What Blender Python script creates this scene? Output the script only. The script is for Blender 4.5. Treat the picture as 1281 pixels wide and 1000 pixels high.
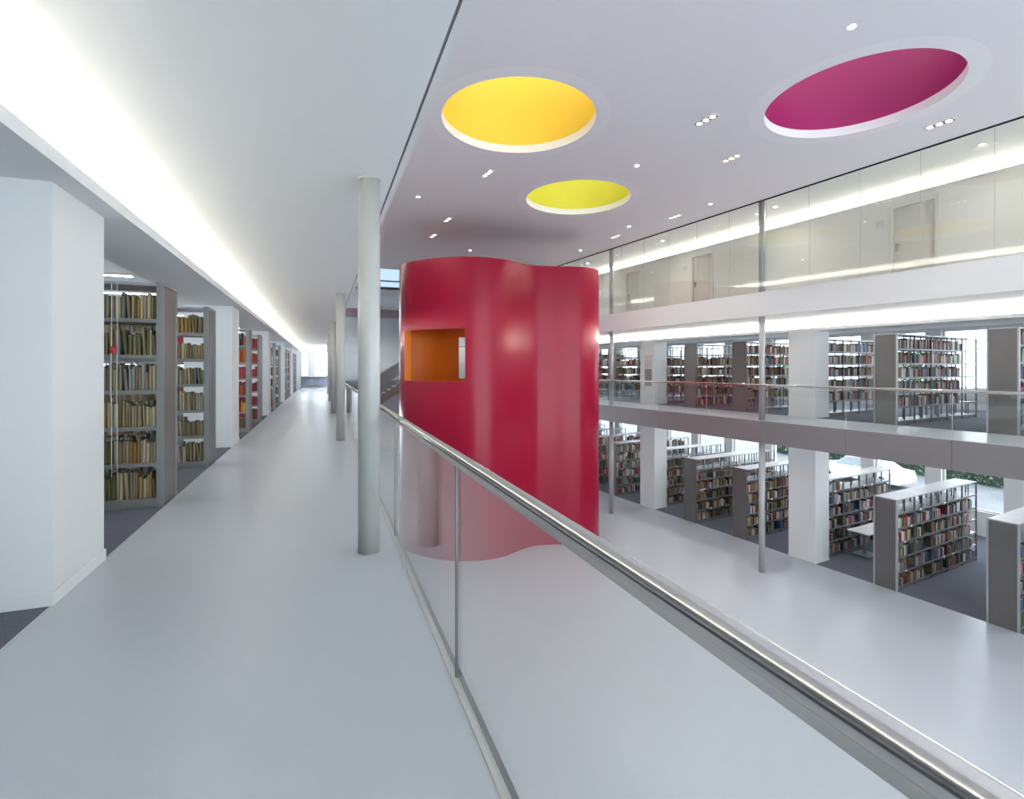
import bpy, bmesh, math, random
from mathutils import Vector, Matrix
random.seed(7)
for o in list(bpy.data.objects): bpy.data.objects.remove(o)
S = bpy.context.scene
C = S.collection

# ------------------------------------------------------------------ camera, world, exposure
EYE = 1.5
F_PX, CX, HZ = 637.0, 640.5, 461.0
TH = math.atan((CX - 403.0) / F_PX)            # gallery axis lies 20.4 deg left of the view
PHI = math.atan((CX - 300.0) / F_PX) - TH      # the opposite wing is turned 7.7 deg to the gallery
cam_d = bpy.data.cameras.new('camera')
cam_d.sensor_width = 36.0
cam_d.lens = 36.0 * F_PX / 1281.0
cam_d.shift_x = 0.0
cam_d.shift_y = -(500.0 - HZ) / 1281.0
cam_d.clip_end = 300
cam_d.clip_start = 0.05
cam = bpy.data.objects.new('camera', cam_d)
C.objects.link(cam)
cam.location = (0, 0, EYE)
cam.rotation_euler = (math.pi / 2, 0, -TH)
S.camera = cam
S.view_settings.view_transform = 'Standard'
S.view_settings.look = 'None'
S.view_settings.gamma = 1.0
S.view_settings.exposure = 0.76
S.view_settings.use_curve_mapping = False

W = bpy.data.worlds.new('overcast_sky')
S.world = W
W.use_nodes = True
nt = W.node_tree
bg = nt.nodes['Background']
bg.inputs['Color'].default_value = (0.82, 0.90, 1.0, 1)
bg.inputs['Strength'].default_value = 4.3

def area_light(name, loc, rot, sx, sy, power, col):
    l = bpy.data.lights.new(name, 'AREA')
    l.shape = 'RECTANGLE'; l.size = sx; l.size_y = sy; l.energy = power; l.color = col
    o = bpy.data.objects.new(name, l); C.objects.link(o)
    o.location = loc; o.rotation_euler = rot
    return o
WARM = (1.0, 0.96, 0.86)
cph, sph = math.cos(PHI), math.sin(PHI)
def RT(xr, yr, z=0.0):
    return Vector((xr * cph - yr * sph, xr * sph + yr * cph, z))
UP = math.pi
# cove lighting: light strips lying behind the cove lips, shining up at the ceilings
area_light('cove_lamp_gallery', (-1.85, 16.0, 2.76), (0, UP-1.10, 0), 0.12, 45.0, 560, WARM)
area_light('cove_lamp_gallery_upper', (-1.85, 15.0, 6.08), (0, UP-0.9, 0), 0.12, 42.0, 500, WARM)
area_light('cove_lamp_wing', RT(15.6, 13.5, 2.71), (0, UP+0.95, PHI), 0.12, 36.0, 1150, WARM)
area_light('cove_lamp_wing_upper', RT(15.75, 13.5, 6.08), (0, UP+0.9, PHI), 0.12, 36.0, 3000, WARM)

# ------------------------------------------------------------------ materials
def mat(name, col, rough=0.5, metal=0.0, spec=0.5, coat=0.0, coat_rough=0.1, noise=None, bump=None, emit=None):
    m = bpy.data.materials.new(name)
    m.use_nodes = True
    t = m.node_tree
    b = t.nodes['Principled BSDF']
    b.inputs['Base Color'].default_value = (*col, 1)
    b.inputs['Roughness'].default_value = rough
    b.inputs['Metallic'].default_value = metal
    b.inputs['Specular IOR Level'].default_value = spec
    b.inputs['Coat Weight'].default_value = coat
    b.inputs['Coat Roughness'].default_value = coat_rough
    if emit:
        b.inputs['Emission Color'].default_value = (*emit[0], 1)
        b.inputs['Emission Strength'].default_value = emit[1]
    if noise or bump:
        tc = t.nodes.new('ShaderNodeTexCoord')
    if noise:
        sc, amt = noise[:2]
        n = t.nodes.new('ShaderNodeTexNoise')
        n.inputs['Scale'].default_value = sc
        n.inputs['Detail'].default_value = 4
        t.links.new(tc.outputs['Object'], n.inputs['Vector'])
        r = t.nodes.new('ShaderNodeMapRange')
        r.inputs['From Min'].default_value = 0.25; r.inputs['From Max'].default_value = 0.75
        r.inputs['To Min'].default_value = 1 - amt; r.inputs['To Max'].default_value = 1 + amt
        t.links.new(n.outputs['Fac'], r.inputs['Value'])
        mx = t.nodes.new('ShaderNodeVectorMath'); mx.operation = 'SCALE'
        mx.inputs[0].default_value = col
        t.links.new(r.outputs['Result'], mx.inputs['Scale'])
        t.links.new(mx.outputs['Vector'], b.inputs['Base Color'])
    if bump:
        n2 = t.nodes.new('ShaderNodeTexNoise')
        n2.inputs['Scale'].default_value = bump[0]
        n2.inputs['Detail'].default_value = 3
        t.links.new(tc.outputs['Object'], n2.inputs['Vector'])
        bp = t.nodes.new('ShaderNodeBump')
        bp.inputs['Strength'].default_value = bump[1]
        bp.inputs['Distance'].default_value = bump[2]
        t.links.new(n2.outputs['Fac'], bp.inputs['Height'])
        t.links.new(bp.outputs['Normal'], b.inputs['Normal'])
    return m

def glass_mat(name, tint=(0.97, 0.985, 0.98), ior=1.5):
    m = bpy.data.materials.new(name); m.use_nodes = True
    t = m.node_tree
    for n in list(t.nodes): t.nodes.remove(n)
    out = t.nodes.new('ShaderNodeOutputMaterial')
    mix = t.nodes.new('ShaderNodeMixShader')
    tr = t.nodes.new('ShaderNodeBsdfTransparent'); tr.inputs['Color'].default_value = (*tint, 1)
    gl = t.nodes.new('ShaderNodeBsdfGlossy'); gl.inputs['Roughness'].default_value = 0.0
    gl.inputs['Color'].default_value = (1, 1, 1, 1)
    fr = t.nodes.new('ShaderNodeFresnel')
    ge = t.nodes.new('ShaderNodeNewGeometry')
    mr = t.nodes.new('ShaderNodeMapRange')          # a pane reflects alike from both of its faces
    mr.inputs['To Min'].default_value = ior; mr.inputs['To Max'].default_value = 1.0 / ior
    t.links.new(ge.outputs['Backfacing'], mr.inputs['Value'])
    t.links.new(mr.outputs['Result'], fr.inputs['IOR'])
    t.links.new(fr.outputs['Fac'], mix.inputs['Fac'])
    t.links.new(tr.outputs['BSDF'], mix.inputs[1])
    t.links.new(gl.outputs['BSDF'], mix.inputs[2])
    t.links.new(mix.outputs['Shader'], out.inputs['Surface'])
    return m

def attr_mat(name, rough=0.6):
    m = bpy.data.materials.new(name); m.use_nodes = True
    t = m.node_tree; b = t.nodes['Principled BSDF']
    a = t.nodes.new('ShaderNodeVertexColor'); a.layer_name = 'tint'
    t.links.new(a.outputs['Color'], b.inputs['Base Color'])
    b.inputs['Roughness'].default_value = rough
    return m

def emit_mat(name, col, s):
    m = bpy.data.materials.new(name); m.use_nodes = True
    t = m.node_tree
    b = t.nodes['Principled BSDF']
    b.inputs['Base Color'].default_value = (*col, 1)
    b.inputs['Emission Color'].default_value = (*col, 1)
    b.inputs['Emission Strength'].default_value = s
    return m

M = {}
M['white'] = mat('white_paint', (0.78, 0.78, 0.77), 0.7, bump=(60, 0.05, 0.002))
M['ceil'] = mat('white_ceiling_paint', (0.82, 0.82, 0.81), 0.8)
M['atrium_ceil'] = mat('acoustic_plaster', (0.84, 0.80, 0.82), 0.85, noise=(250, 0.03), bump=(180, 0.12, 0.004))
M['ring'] = mat('smooth_plaster_ring', (0.87, 0.84, 0.86), 0.7)
M['resin'] = mat('pale_grey_resin_floor', (0.58, 0.61, 0.655), 0.32, spec=0.5, noise=(0.35, 0.025), bump=(2.5, 0.02, 0.004))
M['carpet'] = mat('blue_grey_carpet', (0.17, 0.175, 0.21), 0.95, spec=0.1, noise=(140, 0.35), bump=(260, 0.5, 0.004))
M['column'] = mat('grey_white_column_paint', (0.44, 0.44, 0.41), 0.35)
M['post'] = mat('grey_post_paint', (0.42, 0.42, 0.42), 0.35, metal=0.2)
M['shelf'] = mat('grey_shelf_steel', (0.27, 0.27, 0.265), 0.38, metal=0.35, noise=(30, 0.04))
M['shelf_mid'] = mat('mid_grey_shelf_steel', (0.17, 0.175, 0.18), 0.4, metal=0.2)
M['shelf_lt'] = mat('pale_shelf_steel', (0.42, 0.43, 0.44), 0.4, metal=0.2)
M['endpanel'] = mat('perforated_grey_panel', (0.16, 0.15, 0.143), 0.36, metal=0.3, bump=(400, 0.15, 0.001))
M['dark'] = mat('dark_grey_steel', (0.06, 0.06, 0.07), 0.5)
M['steel'] = mat('brushed_stainless_steel', (0.60, 0.57, 0.53), 0.13, metal=1.0)
M['alu'] = mat('pale_aluminium_strip', (0.62, 0.62, 0.60), 0.4, metal=0.3)
M['red'] = mat('red_satin_lacquer', (0.34, 0.006, 0.033), 0.24, spec=0.25, bump=(1.2, 0.05, 0.02))
M['redroof'] = mat('dark_red_roof', (0.12, 0.012, 0.025), 0.7)
M['orange'] = mat('orange_paint', (0.78, 0.20, 0.006), 0.5)
M['fascia'] = mat('grey_metal_fascia', (0.235, 0.215, 0.222), 0.4, metal=0.2)
M['concrete'] = mat('blue_grey_concrete', (0.50, 0.515, 0.55), 0.7, noise=(0.7, 0.08))
M['glass'] = glass_mat('clear_glass')
M['winglass'] = glass_mat('window_glass', (0.95, 0.97, 0.97))
M['dimglass'] = glass_mat('sky_dimming_glass', (0.33, 0.37, 0.41))  # tint added to dim the overbright sky behind the clerestory
M['seal'] = mat('dark_glass_joint', (0.03, 0.033, 0.033), 0.9, spec=0.05)
M['seal_lt'] = mat('pale_glass_joint', (0.55, 0.57, 0.56), 0.4)
M['door'] = mat('cream_door_paint', (0.62, 0.59, 0.53), 0.5)
M['doorframe'] = mat('cream_door_frame', (0.68, 0.66, 0.61), 0.5)
M['cream'] = mat('cream_wall_paint', (0.72, 0.70, 0.65), 0.7)
M['yellow'] = mat('yellow_shaft_paint', (0.88, 0.62, 0.055), 0.6)
M['lime'] = mat('lime_shaft_paint', (0.74, 0.68, 0.06), 0.6)
M['magenta'] = mat('magenta_shaft_paint', (0.36, 0.012, 0.125), 0.5)
M['skylid'] = emit_mat('daylit_rooflight', (0.95, 0.98, 1.0), 1.0)
M['lamp'] = emit_mat('cool_lamp', (0.95, 0.97, 1.0), 14.0)
M['lamp_warm'] = emit_mat('warm_lamp', (1.0, 0.82, 0.66), 1.5)
M['tube'] = emit_mat('linear_tube', (0.93, 0.96, 1.0), 16.0)
M['hedge'] = attr_mat('hedge_leaves', 0.6)
M['bark'] = mat('bark', (0.10, 0.08, 0.06), 0.9)
M['street'] = mat('pale_pavement', (0.13, 0.135, 0.145), 0.8, noise=(0.4, 0.25))
M['car'] = mat('white_car_paint', (0.8, 0.8, 0.8), 0.2, coat=1.0)
M['car_glass'] = mat('dark_car_glass', (0.35, 0.4, 0.42), 0.08)
M['tyre'] = mat('tyre_rubber', (0.03, 0.03, 0.03), 0.8)
M['paper'] = mat('book_pages', (0.62, 0.58, 0.48), 0.9)
M['cord'] = mat('white_cord', (0.75, 0.75, 0.75), 0.5)
M['redknob'] = mat('red_plastic', (0.5, 0.02, 0.03), 0.4)
M['label'] = mat('white_card', (0.85, 0.85, 0.85), 0.5)
M['blue_grey'] = mat('blue_grey_metal', (0.25, 0.29, 0.36), 0.45)
M['brown'] = mat('brown_grey_soffit', (0.22, 0.19, 0.16), 0.6)
M['beam'] = mat('mauve_grey_beam', (0.30, 0.25, 0.26), 0.6)
M['board_lt'] = mat('pale_board', (0.60, 0.60, 0.56), 0.6, noise=(3, 0.15))
M['board_dk'] = mat('grey_board', (0.25, 0.26, 0.26), 0.5)
M['books'] = attr_mat('book_covers', 0.6)

# ------------------------------------------------------------------ mesh helpers
class MB:
    def __init__(s): s.v = []; s.f = []; s.sm = []; s.mi = []
    def box(s, x0, x1, y0, y1, z0, z1, mi=0):
        if x0 > x1: x0, x1 = x1, x0
        if y0 > y1: y0, y1 = y1, y0
        n = len(s.v)
        s.v += [(x0,y0,z0),(x1,y0,z0),(x1,y1,z0),(x0,y1,z0),(x0,y0,z1),(x1,y0,z1),(x1,y1,z1),(x0,y1,z1)]
        for q in ((0,3,2,1),(4,5,6,7),(0,1,5,4),(1,2,6,5),(2,3,7,6),(3,0,4,7)):
            s.f.append(tuple(n+i for i in q)); s.sm.append(False); s.mi.append(mi)
        return s
    def cyl(s, x, y, z0, z1, r, seg=32, r1=None, mi=0):
        r1 = r if r1 is None else r1
        n = len(s.v)
        for z, rr in ((z0, r), (z1, r1)):
            for i in range(seg):
                a = 2*math.pi*i/seg
                s.v.append((x+rr*math.cos(a), y+rr*math.sin(a), z))
        for i in range(seg):
            j = (i+1) % seg
            s.f.append((n+i, n+j, n+seg+j, n+seg+i)); s.sm.append(True); s.mi.append(mi)
        s.f.append(tuple(n+i for i in range(seg-1,-1,-1))); s.sm.append(False); s.mi.append(mi)
        s.f.append(tuple(n+seg+i for i in range(seg))); s.sm.append(False); s.mi.append(mi)
        return s
    def tube(s, p, q, r, seg=20, mi=0):
        p, q = Vector(p), Vector(q); d = (q-p).normalized()
        a = d.orthogonal().normalized(); b = d.cross(a)
        n = len(s.v)
        for c in (p, q):
            for i in range(seg):
                t = 2*math.pi*i/seg
                s.v.append(tuple(c + r*(math.cos(t)*a + math.sin(t)*b)))
        for i in range(seg):
            j = (i+1) % seg
            s.f.append((n+i, n+j, n+seg+j, n+seg+i)); s.sm.append(True); s.mi.append(mi)
        s.f.append(tuple(n+i for i in range(seg-1,-1,-1))); s.sm.append(False); s.mi.append(mi)
        s.f.append(tuple(n+seg+i for i in range(seg))); s.sm.append(False); s.mi.append(mi)
        return s
    def prism(s, pts, y0, y1, mi=0):
        """outline in x,z extruded along y"""
        n = len(s.v); k = len(pts)
        for y in (y0, y1):
            for (x, z) in pts: s.v.append((x, y, z))
        for i in range(k):
            j = (i+1) % k
            s.f.append((n+i, n+k+i, n+k+j, n+j)); s.sm.append(False); s.mi.append(mi)
        s.f.append(tuple(n+i for i in range(k))); s.sm.append(False); s.mi.append(mi)
        s.f.append(tuple(n+k+i for i in range(k-1,-1,-1))); s.sm.append(False); s.mi.append(mi)
        return s
    def mesh(s, name, mats):
        me = bpy.data.meshes.new(name)
        me.from_pydata(s.v, [], s.f)
        for m in (mats if isinstance(mats, (list, tuple)) else [mats]): me.materials.append(m)
        me.polygons.foreach_set('use_smooth', s.sm)
        me.polygons.foreach_set('material_index', s.mi)
        me.update()
        return me
    def build(s, name, mats, parent=None, rz=0.0):
        return link(name, s.mesh(name, mats), parent, rz=rz)
def link(name, me, parent=None, loc=(0,0,0), rz=0.0):
    o = bpy.data.objects.new(name, me); C.objects.link(o)
    o.location = loc; o.rotation_euler = (0, 0, rz)
    if parent: o.parent = parent
    return o
def B(*a): return MB().box(*a)
def tag(o, label, cat, group=None):
    o['label'] = label; o['category'] = cat
    if group: o['group'] = group
    return o
def struct(o): o['kind'] = 'structure'; return o
def thing(name, label, cat, loc=(0,0,0), rz=0.0, group=None):
    o = bpy.data.objects.new(name, None); C.objects.link(o)
    o.empty_display_size = 0.2
    o.location = loc; o.rotation_euler = (0, 0, rz)
    return tag(o, label, cat, group)
def bevel(o, w, seg=2):
    m = o.modifiers.new('bevel', 'BEVEL'); m.width = w; m.segments = seg; m.limit_method = 'ANGLE'
    return o

Z0 = -4.4            # lower floor
YB, YE = -10.0, 38.6  # gallery extent
ZC = 6.33            # atrium ceiling

# ------------------------------------------------------------------ structure: gallery (camera side)
struct(B(-1.60, 0.645, YB, YE, -0.35, 0.0).build('floor', M['resin']))
struct(B(-8.0, -1.60, YB, YE, -0.35, 0.002).build('floor_carpet', M['carpet']))
struct(B(-1.605, -1.588, YB, YE, -0.05, 0.004).build('trim_1', M['alu']))
struct(B(-2.19, 0.54, YB, YE, 3.05, 3.30).build('ceiling', M['ceil']))
struct(B(-8.0, -2.19, YB, YE, 3.05, 3.30).build('ceiling_stacks', M['ceil']))
struct(B(-2.19, -1.44, YB, YE, 2.68, 2.70).build('ceiling_cove', M['white']))
struct(B(-1.46, -1.44, YB, YE, 2.70, 2.768).build('trim_8', M['white']))
struct(B(-2.19, -2.17, YB, YE, 2.70, 3.05).build('trim_9', M['white']))
struct(B(-8.0, 0.60, YB, YE, 3.30, 3.68).build('floor_upper_gallery', M['white']))
struct(B(0.54, 0.556, YB, YE, 3.058, 3.30).build('shadow_gap_strip', M['fascia']))  # grey strip stands in for the dark shadow gap at the ceiling edge
struct(B(0.556, 0.60, YB, YE, 3.05, 3.30).build('trim_3', M['white']))
wl = MB().box(-8.25, -8.0, YB, 5.5, 0.85, 2.75).box(-8.25, -8.0, YB, YE, Z0, 0.85).box(-8.25, -8.0, YB, YE, 2.75, 6.5)
yw = 5.0
while yw < YE-2.2:
    wl.box(-8.25, -8.0, yw, yw+0.5, 0.85, 2.75); yw += 2.3
wl = struct(wl.build('wall_left', M['white']))
yw = 5.0
while yw < YE-4.5:
    B(-8.14, -8.12, yw+0.5, yw+2.3, 0.85, 2.75).build('pane', M['winglass'], wl); yw += 2.3
# glazed front behind the camera: the daylight of the atrium
wb = MB()
for z0, z1 in ((Z0-0.3, Z0+0.1), (-0.40, 0.05), (3.02, 3.72), (6.25, 6.6)): wb.box(0.6, 16.9, YB-0.25, YB-0.05, z0, z1)
wg = struct(MB().box(-8.2, 0.6, YB-0.25, YB-0.05, Z0, 0.05).box(-8.2, 0.6, YB-0.25, YB-0.05, 2.68, 6.5).box(-8.2, -1.6, YB-0.25, YB-0.05, 0.05, 2.68).box(-0.54, -0.46, YB-0.2, YB-0.08, 0.05, 2.68).build('wall_back_gallery', M['white']))
for x0, x1 in ((-1.6, -0.54), (-0.46, 0.6)): B(x0, x1, YB-0.15, YB-0.13, 0.05, 2.68).build('pane', M['winglass'], wg)
gx = [0.64 + 2.0*k for k in range(9)]
for x in gx: wb.box(x-0.04, x+0.04, YB-0.22, YB-0.06, Z0, 6.5)
wb = struct(wb.build('wall_back', M['shelf_lt']))
for x in gx[:-1]:
    for z0, z1 in ((Z0+0.1, -0.40), (0.05, 3.02), (3.72, 6.25)):
        B(x+0.04, x+1.96, YB-0.15, YB-0.13, z0, z1).build('pane', M['winglass'], wb)
# upper gallery over the camera: wall, cove and ceiling like the wing opposite
struct(B(-1.62, -1.50, YB, YE, 3.68, 6.03).build('wall_upper_gallery', M['cream']))
struct(B(-2.2, 0.60, YB, YE, ZC, ZC+0.2).build('ceiling_upper_gallery', M['ceil']))
struct(B(-2.3, -2.2, YB, YE, 3.68, ZC+0.2).build('wall_upper_back', M['white']))

# end wall of the gallery with its window
wl = MB()
yE = YE
for x0, x1, z0, z1 in ((-8.0,-1.36,0,3.05), (-0.90,-0.53,0.95,3.05), (0.40,0.62,0.95,3.05), (-1.36,0.62,0,0.95), (-1.36,-0.90,2.68,3.05), (-0.53,0.40,2.68,3.05)):
    wl.box(x0, x1, yE, yE+0.25, z0, z1)
struct(wl.build('wall_end', M['white']))
wn = 0
def window(frame_fn, panes, glass='winglass', rz=0.0):
    global wn
    wn += 1
    f = struct(frame_fn.build('window_%d' % wn, M['white'], rz=rz))
    for p in panes:
        B(*p).build('pane', M[glass], f)
    return f
for x0, x1 in ((-1.36, -0.90), (-0.53, 0.40)):
    fr = MB()
    fr.box(x0, x1, yE+0.06, yE+0.12, 0.95, 1.0).box(x0, x1, yE+0.06, yE+0.12, 2.63, 2.68)
    fr.box(x0, x0+0.05, yE+0.06, yE+0.12, 1.0, 2.63).box(x1-0.05, x1, yE+0.06, yE+0.12, 1.0, 2.63)
    window(fr, [(x0+0.05, x1-0.05, yE+0.085, yE+0.095, 1.0, 2.63)])
t = thing('radiator_bench', 'long blue-grey radiator cabinet under the end window', 'radiator', (-0.4, yE-0.33, 0))
B(-0.98, 0.86, -0.03, 0.30, 0.82, 0.88).build('top', M['dark'], t)
for k in range(8):
    B(-0.92+k*0.22, -0.92+k*0.22+0.20, 0.06, 0.16, 0.30, 0.78).build('fin_panel', M['blue_grey'], t)
B(-0.92, 0.84, 0.02, 0.05, 0.22, 0.26).build('pipe', M['dark'], t)
for x in (-0.95, 0.80): B(x, x+0.04, 0.0, 0.05, 0.10, 0.82).build('leg', M['dark'], t)
B(-0.98, 0.86, 0.0, 0.30, 0.0, 0.10).build('plinth', M['white'], t)

# square piers along the gallery
for k in range(5):
    y0 = 4.03 + 6.9*k
    if y0 + 0.8 > YE: break
    t = thing('pier', ['square white pier beside the gallery bookcase hung with white cords', 'square white pier between the tan-volume bookcase and the yellow and orange books',
                       'square white pier just past the gallery bookcase of dark red books'][k] if k < 3 else 'square white pier far along the gallery towards the end window', 'pier', (-1.60, y0, 0), 0, 'white piers along the gallery')
    B(-0.80, 0.0, 0.0, 0.82, 0.0, 2.68).build('shaft', M['white'], t)
    bb = MB()
    bb.box(-0.812, 0.012, -0.012, 0.0, 0, 0.085).box(-0.812, 0.012, 0.82, 0.832, 0, 0.085)
    bb.box(0.0, 0.012, 0.0, 0.82, 0, 0.085).box(-0.812, -0.80, 0.0, 0.82, 0, 0.085)
    bevel(bb.build('skirting', M['white'], t), 0.003)

# round columns
for k in range(5):
    t = thing('round_column', 'slim round grey-white column standing beside the glass railing of the gallery', 'column', (0.36, 4.32 + 6.88*k, 0), 0, 'round columns along the gallery')
    MB().cyl(0, 0, 0, 3.05, 0.088, 48).build('shaft', M['column'], t)
    MB().cyl(0, 0, 3.035, 3.05, 0.091, 48).build('collar', M['column'], t)

# glass railing of the gallery
def railing(name, label, x, joints, z0, zr, mseal, loc, rz, r=0.025, channel=True):
    t = thing(name, label, 'railing', loc, rz)
    a, b = joints[0], joints[-1]
    MB().tube((x, a, zr), (x, b, zr), r, 28).build('handrail', M['steel'], t)
    B(x-0.011, x+0.011, a, b, zr-r-0.018, zr-r+0.006).build('rail_channel', M['steel'], t)
    for i in range(len(joints)-1):
        B(x-0.007, x+0.007, joints[i]+0.004, joints[i+1]-0.004, z0, zr-r-0.012).build('glass_pane', M['glass'], t)
    for j in joints[1:-1]:
        B(x-0.007, x+0.007, j-0.0035, j+0.0035, z0, zr-r-0.012).build('joint_strip', M[mseal], t)
    if channel:
        B(x-0.028, x-0.008, a, b, 0.0, 0.006).build('base_strip', M['alu'], t)
        B(x+0.008, x+0.030, a, b, 0.0, 0.006).build('base_strip', M['seal'], t)
    return t
railing('glass_railing', 'frameless glass railing with round steel handrail along the grey-floored gallery', 0.612, [0.18 + 2.23*k for k in range(-2, 17)], -0.06, 1.0725, 'seal', (0,0,0), 0)

# ------------------------------------------------------------------ atrium: floor, ceiling with round rooflights
fm = bmesh.new()
def poly_mesh(name, outer, holes, z, m, up=False):
    bm = bmesh.new()
    edges = []
    for loop in [outer] + holes:
        vs = [bm.verts.new((x, y, z)) for x, y in loop]
        edges += [bm.edges.new((vs[i], vs[(i+1) % len(vs)])) for i in range(len(vs))]
    bmesh.ops.triangle_fill(bm, use_beauty=True, edges=edges, normal=(0, 0, 1 if up else -1))
    for f in bm.faces:
        if (f.normal.z > 0) != up: f.normal_flip()
    me = bpy.data.meshes.new(name); bm.to_mesh(me); bm.free()
    me.materials.append(m)
    return link(name, me)
def circ(c, r, n=96): return [(c[0]+r*math.cos(2*math.pi*i/n), c[1]+r*math.sin(2*math.pi*i/n)) for i in range(n)]
RL = [('yellow', (3.585, 9.24), 1.49, 'round rooflight with yellow shaft and white rim in the atrium ceiling'),
      ('lime', (6.82, 12.93), 1.47, 'round rooflight with lime yellow shaft and white rim in the atrium ceiling'),
      ('magenta', (9.02, 6.42), 1.50, 'round rooflight with magenta shaft and white rim in the atrium ceiling')]
YCE = 25.2
p1, p2 = RT(13.2, -7.5), RT(13.2, 26)
def edge_x(y):  # wing glazing plane at world y
    yr = (y - 13.2*sph)/cph
    return RT(13.2, yr).x
outer = [(0.60, YB), (edge_x(YB), YB), (edge_x(YCE), YCE), (0.60, YCE)]
ceil_o = struct(poly_mesh('ceiling_atrium', outer, [circ(c, r*1.185) for _, c, r, _ in RL], ZC, M['atrium_ceil']))
for col, c, r, lab in RL:
    t = thing('rooflight', lab, 'rooflight', (c[0], c[1], ZC))
    def ringband(r0, z0, r1, z1, n=96):
        b = MB()
        for rr, z in ((r0, z0), (r1, z1)):
            for i in range(n):
                a = 2*math.pi*i/n; b.v.append((rr*math.cos(a), rr*math.sin(a), z))
        for i in range(n):
            j = (i+1) % n
            b.f.append((i, n+i, n+j, j)); b.sm.append(True); b.mi.append(0)
        return b
    ringband(r*1.185, 0.0, r, -0.004).build('plaster_ring', M['ring'], t)
    ringband(r, -0.004, r, 0.165).build('rim', M['ceil'], t)
    ringband(r, 0.165, r, 1.7).build('shaft', M[col], t)
    MB().cyl(0, 0, 1.7, 1.74, r+0.02, 64).build('skylight_lid', M['skylid'], t)
# roof strip and clerestory at the end of the atrium
struct(B(-1.0, 14.0, YCE-0.2, 27.3, 7.35, 7.5).build('ceiling_clerestory', M['white']))
struct(B(-1.0, 14.0, YCE, YCE+0.12, ZC, 7.4).build('wall_clerestory', M['white']))
fr = MB()
fr.box(-1.0, 14.0, 27.14, 27.26, 5.60, 5.70).box(-1.0, 14.0, 27.15, 27.24, 6.02, 6.09).box(-1.0, 14.0, 27.15, 27.24, 7.25, 7.4)
wn += 1
f = struct(fr.build('window_%d' % wn, M['beam']))
B(-1.0, 14.0, 27.19, 27.20, 5.70, 6.02).build('pane', M['dimglass'], f)
B(-1.0, 14.0, 27.19, 27.20, 6.09, 7.25).build('pane', M['dimglass'], f)
struct(B(0.6, 14.0, 27.14, 37.0, 5.63, 5.75).build('ceiling_stairwell', M['concrete']))
struct(B(0.6, 14.0, 36.7, 36.95, 5.08, 5.63).build('trim_4', M['beam']))
wl = B(0.6, 14.0, 36.95, 37.2, Z0, 5.63)
we = struct(wl.build('wall_stairwell', M['concrete']))
for i in range(5):
    for j in range(4):
        B(0.7+i*2.4, 0.7+i*2.4+2.385, 36.935, 36.95, -0.3+j*1.34, -0.3+j*1.34+1.325).build('concrete_panel', M['concrete'], we)
# landing and stair by the end of the atrium
struct(B(0.645, 9.5, 30.0, 36.9, -0.60, 0.0).build('floor_landing', M['concrete']))
t = thing('landing_railing', 'grey panelled landing railing with pale top rail beyond the red drum', 'railing', (0.7, 30.0, 0))
B(0.0, 5.5, -0.02, 0.03, 0.83, 0.90).build('top_rail', M['shelf_lt'], t)
for k in range(5): B(k*1.1+0.005, k*1.1+1.095, 0.0, 0.02, 0.0, 0.80).build('panel', M['board_dk'], t)
t = thing('staircase', 'grey straight staircase rising beside the concrete wall behind the red drum', 'staircase', (2.9, 29.0, 0))
st = []
n = 14
for k in range(n):
    B(k*0.28, k*0.28+0.30, 0.0, 0.9, k*0.18+0.02-0.10, k*0.18+0.06-0.10).build('step', M['shelf_lt'], t)
sl = 0.18/0.28
L_ = n*0.28
st = MB(); st.prism([(-0.3,-0.62),(0.0,-0.62),(L_, L_*sl-0.45),(L_, L_*sl-0.10),(-0.3,-0.30)], -0.03, 0.0)
st.build('stringer', M['brown'], t)
st = MB(); st.prism([(-0.3,0.10),(L_, L_*sl+0.25),(L_, L_*sl+1.02),(-0.3,0.83)], 0.90, 0.93)
st.build('balustrade', M['board_dk'], t)
MB().tube((-0.3, 0.915, 0.90), (L_, 0.915, L_*sl+1.15), 0.035).build('handrail', M['shelf_lt'], t)
for dx in (0.5, 1.3, 2.1):
    pass

# lower floor
outer = [(-8.0, YB), tuple(RT(15.29, (YB-15.29*sph)/cph)[:2]), tuple(RT(15.29, 36.0)[:2]), (-8.0, 38.0)]
struct(poly_mesh('floor_atrium', outer, [], Z0, M['resin'], up=True))
outer = [tuple(RT(15.29, (YB-15.29*sph)/cph)[:2]), tuple(RT(23.0, (YB-23*sph)/cph)[:2]), tuple(RT(23.0, 36.0)[:2]), tuple(RT(15.29, 36.0)[:2])]
struct(poly_mesh('floor_stacks', outer, [], Z0, M['carpet'], up=True))
struct(B(15.282, 15.30, -3.0, 36.0, Z0-0.02, Z0+0.004).build('trim_5', M['alu'], rz=PHI))

# ------------------------------------------------------------------ red drum
KP = [(2.65,16.39),(3.46,15.45),(4.35,15.0),(5.26,15.01),(6.0,15.37),(6.59,15.58),(7.18,15.50),(7.75,15.33),(8.3,15.25),(8.85,15.44),
      (9.21,15.86),(9.30,16.4),(9.1,17.05),(8.6,17.6),(7.9,18.0),(7.1,18.4),(6.2,19.0),(5.2,19.55),(4.2,19.6),(3.3,19.15),(2.68,18.35),(2.44,17.35)]
def catmull(P, n=14):
    out = []
    k = len(P)
    for i in range(k):
        p0, p1, p2, p3 = (Vector(P[(i+d) % k]) for d in (-1, 0, 1, 2))
        for s in range(n):
            t = s/n
            out.append(0.5*((2*p1)+(-p0+p2)*t+(2*p0-5*p1+4*p2-p3)*t*t+(-p0+3*p1-3*p2+p3)*t**3))
    return out
OUT = catmull(KP)
NN = len(OUT)
INN = []
for i in range(NN):
    d = (OUT[(i+1) % NN]-OUT[i-1]).normalized()
    nrm = Vector((-d.y, d.x))
    INN.append(OUT[i] + nrm*0.22)
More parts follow.
